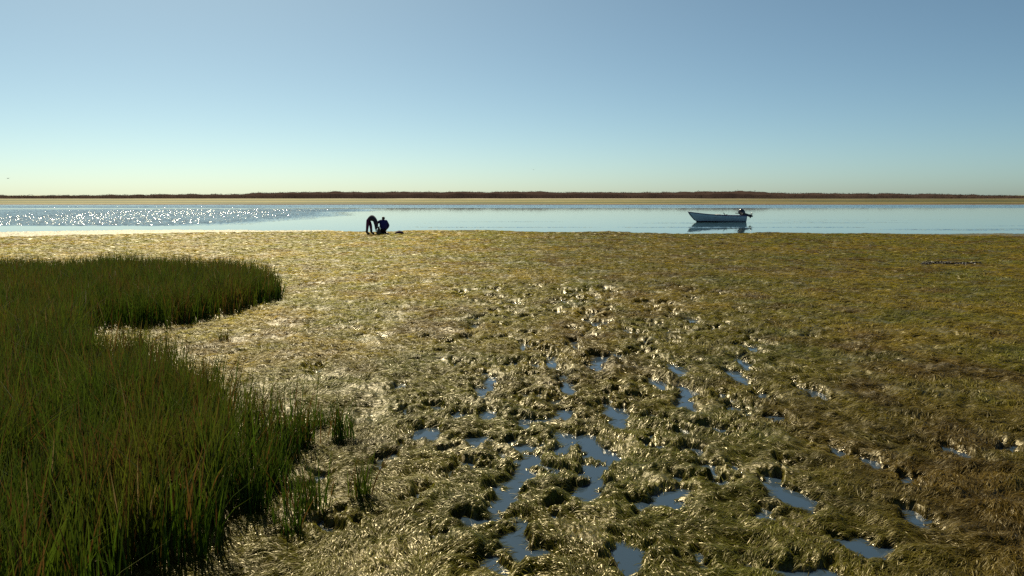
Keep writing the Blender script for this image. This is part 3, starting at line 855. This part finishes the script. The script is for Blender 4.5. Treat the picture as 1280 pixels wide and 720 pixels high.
def figure(root, J, face, skinm, shirtm, trousm, hairm, bootm, bulk=1.0):
    """J: named joint positions; face: unit vector the head looks along"""
    R_ = dict(pelvis=.125, waist=.12, chest=.135, neck=.055, head=.085, crown=.075, hipL=.085, hipR=.085, kneeL=.058, kneeR=.058, ankL=.040, ankR=.040, toeL=.030, toeR=.030,
              shL=.060, shR=.060, elL=.042, elR=.042, wrL=.028, wrR=.028, handL=.030, handR=.030)
    R_ = {k: v_ * (bulk if k in ('waist', 'chest', 'elL', 'elR', 'wrL', 'wrR') else 1.0) * (1.0 if k in ('pelvis', 'hipL', 'hipR') else 1.25 if k in ('waist', 'chest', 'kneeL', 'kneeR', 'shL', 'shR', 'elL', 'elR') else 1.0) for k, v_ in R_.items()}
    joints = {k: (*J[k], R_[k]) for k in R_}
    bones = [('pelvis', 'waist'), ('waist', 'chest'), ('chest', 'neck'), ('neck', 'head'), ('head', 'crown')]
    for s_ in 'LR':
        bones += [('pelvis', 'hip' + s_), ('hip' + s_, 'knee' + s_), ('knee' + s_, 'ank' + s_), ('ank' + s_, 'toe' + s_),
                  ('chest', 'sh' + s_), ('sh' + s_, 'el' + s_), ('el' + s_, 'wr' + s_), ('wr' + s_, 'hand' + s_)]
        w_, h_ = Vector(J['wr' + s_]), Vector(J['hand' + s_])
        ax = (h_ - w_).normalized(); sd_ = ax.cross(Vector(face)); sd_ = sd_.normalized() if sd_.length > 1e-3 else Vector((0, 1, 0)); nn = ax.cross(sd_)
        for q, (off, ln_) in enumerate(((-.030, .066), (-.010, .078), (.010, .074), (.030, .058))):   # four bent fingers
            b0 = h_ + sd_ * off + ax * .025; b1 = b0 + ax * ln_ * .55 + nn * .008; b2 = b0 + ax * ln_ + nn * .028
            for nm_, p_, r_ in (('a', b0, .010), ('b', b1, .009), ('c', b2, .007)): joints[f'f{s_}{q}{nm_}'] = (*p_, r_)
            bones += [('hand' + s_, f'f{s_}{q}a'), (f'f{s_}{q}a', f'f{s_}{q}b'), (f'f{s_}{q}b', f'f{s_}{q}c')]
        t0 = w_ + ax * .02 + sd_ * -.035; t1_ = t0 + ax * .045 + sd_ * -.022 + nn * .02                     # thumb from the palm's side
        joints[f't{s_}a'] = (*t0, .011); joints[f't{s_}b'] = (*t1_, .008)
        bones += [('hand' + s_, f't{s_}a'), (f't{s_}a', f't{s_}b')]
    hd, cr = Vector(J['head']), Vector(J['crown']); fv = Vector(face)
    joints['nose'] = (*(hd + fv * .105 - (cr - hd).normalized() * 0.0), .014); bones.append(('head', 'nose'))
    body = skin_mesh('body', joints, bones, skinm, root)
    # clothes and hair: the body's own faces, picked by the bone they lie on and lifted off along the normals
    up = (cr - hd).normalized()
    dg = bpy.context.evaluated_depsgraph_get()
    ev = body.evaluated_get(dg); bme = ev.to_mesh()
    V = np.array([v_.co[:] for v_ in bme.vertices]); N = np.array([v_.normal[:] for v_ in bme.vertices])
    faces = [tuple(p_.vertices) for p_ in bme.polygons]
    ev.to_mesh_clear()
    main = [b_ for b_ in bones if b_[0] in R_ and b_[1] in R_] + [('hand' + s_, f'f{s_}1b') for s_ in 'LR']
    D, TT = [], []
    for a_, b_ in main:
        p0, p1 = np.array(joints[a_][:3]), np.array(joints[b_][:3]); dd = p1 - p0
        t_ = np.clip(((V - p0) @ dd) / (dd @ dd), 0, 1)
        D.append(np.linalg.norm(V - p0 - t_[:, None] * dd, axis=1) - (joints[a_][3] * (1 - t_) + joints[b_][3] * t_)); TT.append(t_)
    D, TT = np.array(D), np.array(TT); nb = D.argmin(0); tn = TT[nb, np.arange(len(V))]
    kind = np.array([m_[0].rstrip('LR') + '-' + m_[1].rstrip('LR') for m_ in main])[nb]
    is_ = lambda *ks: np.isin(kind, ks)
    shirt = is_('waist-chest', 'chest-sh', 'sh-el') | (is_('chest-neck') & (tn < .75)) | (is_('el-wr') & (tn < .8)) | (is_('pelvis-waist') & (tn > .25))
    trous = is_('pelvis-hip', 'hip-knee') | (is_('knee-ank') & (tn < .8)) | (is_('pelvis-waist') & (tn < .55))
    trous |= (is_('pelvis-waist', 'pelvis-hip', 'hip-knee') | (is_('waist-chest') & (tn < .3)))
    low_hand = is_('wr-hand', 'hand-fL1b', 'hand-fR1b') & (D[nb, np.arange(len(V))] > .05)      # hip skin that lies nearest to a resting hand
    trous |= low_hand
    boot = is_('ank-toe') | (is_('knee-ank') & (tn > .62))
    rel = V - np.array(hd); hu = rel @ np.array(up); hf = rel @ np.array(fv)
    hair = is_('neck-head', 'head-crown') & (np.linalg.norm(rel, axis=1) < .30) & ((hu > .055) | ((hf < -.005) & (hu > -.05)) | ((hf < .03) & (hu > .02)))
    for nm_, msk, off, mt_ in (('shirt', shirt, .016, shirtm), ('trousers', trous, .011, trousm), ('boots', boot, .020, bootm), ('hair', hair, .014, hairm)):
        fs = [f_ for f_ in faces if sum(msk[i] for i in f_) >= 2]
        for part in ((fs,) if nm_ != 'boots' else ([f_ for f_ in fs if kind_side(main, nb, f_) == 'L'], [f_ for f_ in fs if kind_side(main, nb, f_) == 'R'])):
            if not part: continue
            ids = sorted({i for f_ in part for i in f_}); mp = {i: k for k, i in enumerate(ids)}
            me_ = bpy.data.meshes.new(nm_)
            me_.from_pydata([tuple(V[i] + N[i] * off) for i in ids], [], [[mp[i] for i in f_] for f_ in part]); me_.update()
            for p_ in me_.polygons: p_.use_smooth = True
            o_ = link_mesh('boot' if nm_ == 'boots' else nm_, me_, mt_, root)
            sm_ = o_.modifiers.new('cloth', 'SOLIDIFY'); sm_.thickness = .010; sm_.offset = -1
    ear_side = up.cross(fv).normalized()
    for s_ in (1, -1):
        bm = bm_new(); bmesh.ops.create_uvsphere(bm, u_segments=8, v_segments=6, radius=.028)
        for v_ in bm.verts: v_.co = hd + ear_side * s_ * .088 + up * v_.co.z + fv * (v_.co.x * .7 - .005) + ear_side * v_.co.y * .35
        bm_done(bm, 'ear', skinm, body)
        bm = bm_new(); bmesh.ops.create_uvsphere(bm, u_segments=8, v_segments=6, radius=.013)
        for v_ in bm.verts: v_.co = hd + ear_side * s_ * .033 + up * (v_.co.z + .02) + fv * (v_.co.x + .078) + ear_side * v_.co.y
        bm_done(bm, 'eye', hairm, body)
    bm = bm_new(); bmesh.ops.create_uvsphere(bm, u_segments=8, v_segments=6, radius=.02)
    for v_ in bm.verts: v_.co = hd + up * (v_.co.z * .35 - .045) + fv * (v_.co.x * .5 + .078) + ear_side * v_.co.y * 1.1
    bm_done(bm, 'mouth', plain_mat('lips', (.25, .09, .08), .5), body)


skinm = plain_mat('tanned_skin', (.22, .11, .07), .5, .4, .1, 20)
navym = plain_mat('navy_shirt', (.022, .022, .13), .85, .2, .2, 14)
plumm = plain_mat('plum_trousers', (.085, .018, .075), .85, .2, .2, 14)
darkm = plain_mat('dark_brown_trousers', (.022, .012, .012), .85, .2, .2, 14)
greym = plain_mat('dark_grey_shirt', (.035, .034, .055), .85, .2, .2, 14)
hairm = plain_mat('dark_hair', (.010, .008, .008), .5, .4, .2, 30)
bootm = plain_mat('black_rubber_boots', (.010, .010, .010), .4, .4, .1, 10)


def gz1(p_): return float(ground_z(np.array([p_[0]]), np.array([p_[1]]))[0])


pc1 = P(462, 294)
bender = empty('person', (pc1[0], pc1[1], gz1(pc1)), 'person bending double with both hands at the mud in dark clothes', 'person')
figure(bender, dict(
    pelvis=(-.02, 0, .875), waist=(.13, 0, .91), chest=(.26, 0, .815), neck=(.345, 0, .69), head=(.375, 0, .585), crown=(.385, 0, .505),
    hipL=(-.045, .115, .74), hipR=(-.045, -.115, .74), kneeL=(.05, .13, .45), kneeR=(-.08, -.13, .45), ankL=(.075, .13, .085), ankR=(-.125, -.13, .085), toeL=(.22, .15, .035), toeR=(.02, -.15, .035),
    shL=(.30, .17, .74), shR=(.30, -.17, .74), elL=(.35, .18, .48), elR=(.37, -.18, .47), wrL=(.34, .11, .27), wrR=(.36, -.11, .26), handL=(.34, .09, .19), handR=(.36, -.09, .18)),
    (.85, 0, -.52), skinm, greym, plumm, hairm, bootm, 1.22)
pc2 = P(478, 293.6)
kneeler = empty('person', (pc2[0], pc2[1], gz1(pc2)), 'person kneeling upright on the mud in a navy shirt beside the bending one', 'person', rz=R(-42))
figure(kneeler, dict(
    pelvis=(.12, 0, .25), waist=(.10, 0, .40), chest=(.08, 0, .61), neck=(.10, 0, .765), head=(.115, 0, .865), crown=(.125, 0, .945),
    hipL=(.09, -.10, .22), hipR=(.09, .10, .22), kneeL=(-.27, -.16, .085), kneeR=(-.27, .16, .085), ankL=(.16, -.13, .07), ankR=(.16, .13, .07), toeL=(.32, -.13, .05), toeR=(.32, .13, .05),
    shL=(.05, -.19, .69), shR=(.10, .19, .69), elL=(-.14, -.24, .61), elR=(.17, .29, .46), wrL=(-.26, -.12, .42), wrR=(.06, .24, .27), handL=(-.28, -.06, .36), handR=(.02, .22, .20)),
    (-.98, 0, -.15), skinm, navym, darkm, hairm, bootm)


def sack(name, px, py, w_, d_, h_, mat, neckmat, label, cat, lean=0.0, neck=True):
    c_ = P(px, py)
    root = empty(name, (c_[0], c_[1], gz1(c_) - .01), label, cat)
    g_ = random.Random(px); bm = bm_new(); rings = []
    prof2 = ((0, .80), (.12, 1.0), (.35, 1.02), (.6, .88), (.8, .62), (.92, .30), (1.0, .12))
    for zf, rf in prof2:
        rings.append([Vector((math.cos(2 * math.pi * i / 16) * w_ / 2 * rf * g_.uniform(.93, 1.07) + lean * zf * zf, math.sin(2 * math.pi * i / 16) * d_ / 2 * rf * g_.uniform(.93, 1.07), h_ * zf)) for i in range(16)])
    bm_loft(bm, rings)
    bm_done(bm, 'cloth_body', mat, root, True, 1)
    if neck:
        bm = bm_new()
        bm_loft(bm, [ring_at((lean * 1.0, 0, h_ * .97), (0.2, 0, 1), .035, .035, 10, (1, 0, 0)), ring_at((lean * 1.05, 0, h_ * 1.02), (0.2, 0, 1), .025, .025, 10, (1, 0, 0)), ring_at((lean * 1.2, 0, h_ * 1.12), (0.2, 0, 1), .06, .045, 10, (1, 0, 0))])
        bm_done(bm, 'tied_neck', neckmat, root)
    return root


sackm = plain_mat('dark_plum_sack', (.045, .014, .035), .8, .2, .25, 9)
brownm = plain_mat('dull_brown_sack', (.10, .075, .05), .85, .2, .25, 9)
sack('sack', 499.5, 293.6, .50, .36, .23, sackm, sackm, 'low dark plum sack lying on the mud apart from the people', 'sack', -.02, False)
sack('sack', 473.5, 294.0, .24, .24, .40, brownm, brownm, 'dull brown sack standing in front of the kneeling person', 'sack', .02, True)

# ------------------------------------------------------------------ gulls
gullm = plain_mat('grey_gull_feathers', (.30, .31, .32), .7, .3, .2, 9)


def gull(px, py, d_, sc_, rz, label):
    cx_, cy_ = (px - 640) / F, (360 - py) / F
    dy_ = math.cos(PITCH) + cy_ * math.sin(PITCH); dz_ = -math.sin(PITCH) + cy_ * math.cos(PITCH)
    root = empty('gull', (cx_ * d_ / dy_, d_, CAM_H + dz_ * d_ / dy_), label, 'bird', 'gulls flying over the lagoon', rz)
    bm = bm_new()
    bm_loft(bm, [ring_at((x_ * sc_, 0, z_ * sc_), (1, 0, 0), r_ * sc_, r_ * sc_, 10) for x_, z_, r_ in ((-.30, .02, .01), (-.2, .01, .035), (-.05, 0, .065), (.10, .0, .06), (.18, .02, .04), (.23, .03, .038), (.27, .025, .018), (.32, .015, .005))])
    bm_done(bm, 'body', gullm, root)
    for s_ in (1, -1):
        bm = bm_new()
        pts = [((.08, .05, .02), (-.09, .05, .02)), ((.14, .25, .11), (-.06, .25, .10)), ((.08, .45, .10), (-.08, .43, .09)), ((-.08, .66, .03), (-.12, .64, .028))]
        top_ = [[bm.verts.new((p_[0] * sc_, p_[1] * s_ * sc_, p_[2] * sc_)) for p_ in pr] for pr in pts]
        for a_, b_ in zip(top_[:-1], top_[1:]): bm.faces.new((a_[0], a_[1], b_[1], b_[0]))
        bmesh.ops.solidify(bm, geom=bm.faces[:], thickness=.012 * sc_)
        bm_done(bm, 'wing', gullm, root)


gull(10, 223, 150, .75, R(75), 'tiny distant gull low in the sky at the far left edge')
gull(667, 212, 190, .85, R(95), 'tiny pale distant gull above the middle of the far shore')

# ------------------------------------------------------------------ output
scene.render.engine = 'CYCLES'
scene.cycles.use_denoising = False
scene.cycles.max_bounces = 5
scene.cycles.diffuse_bounces = 2; scene.cycles.glossy_bounces = 3; scene.cycles.transmission_bounces = 3
scene.cycles.sample_clamp_indirect = 4.0
scene.cycles.caustics_reflective = False; scene.cycles.caustics_refractive = False
scene.view_settings.view_transform = 'Standard'
scene.view_settings.look = 'None'
scene.view_settings.exposure = 0.5
scene.view_settings.gamma = 1.0
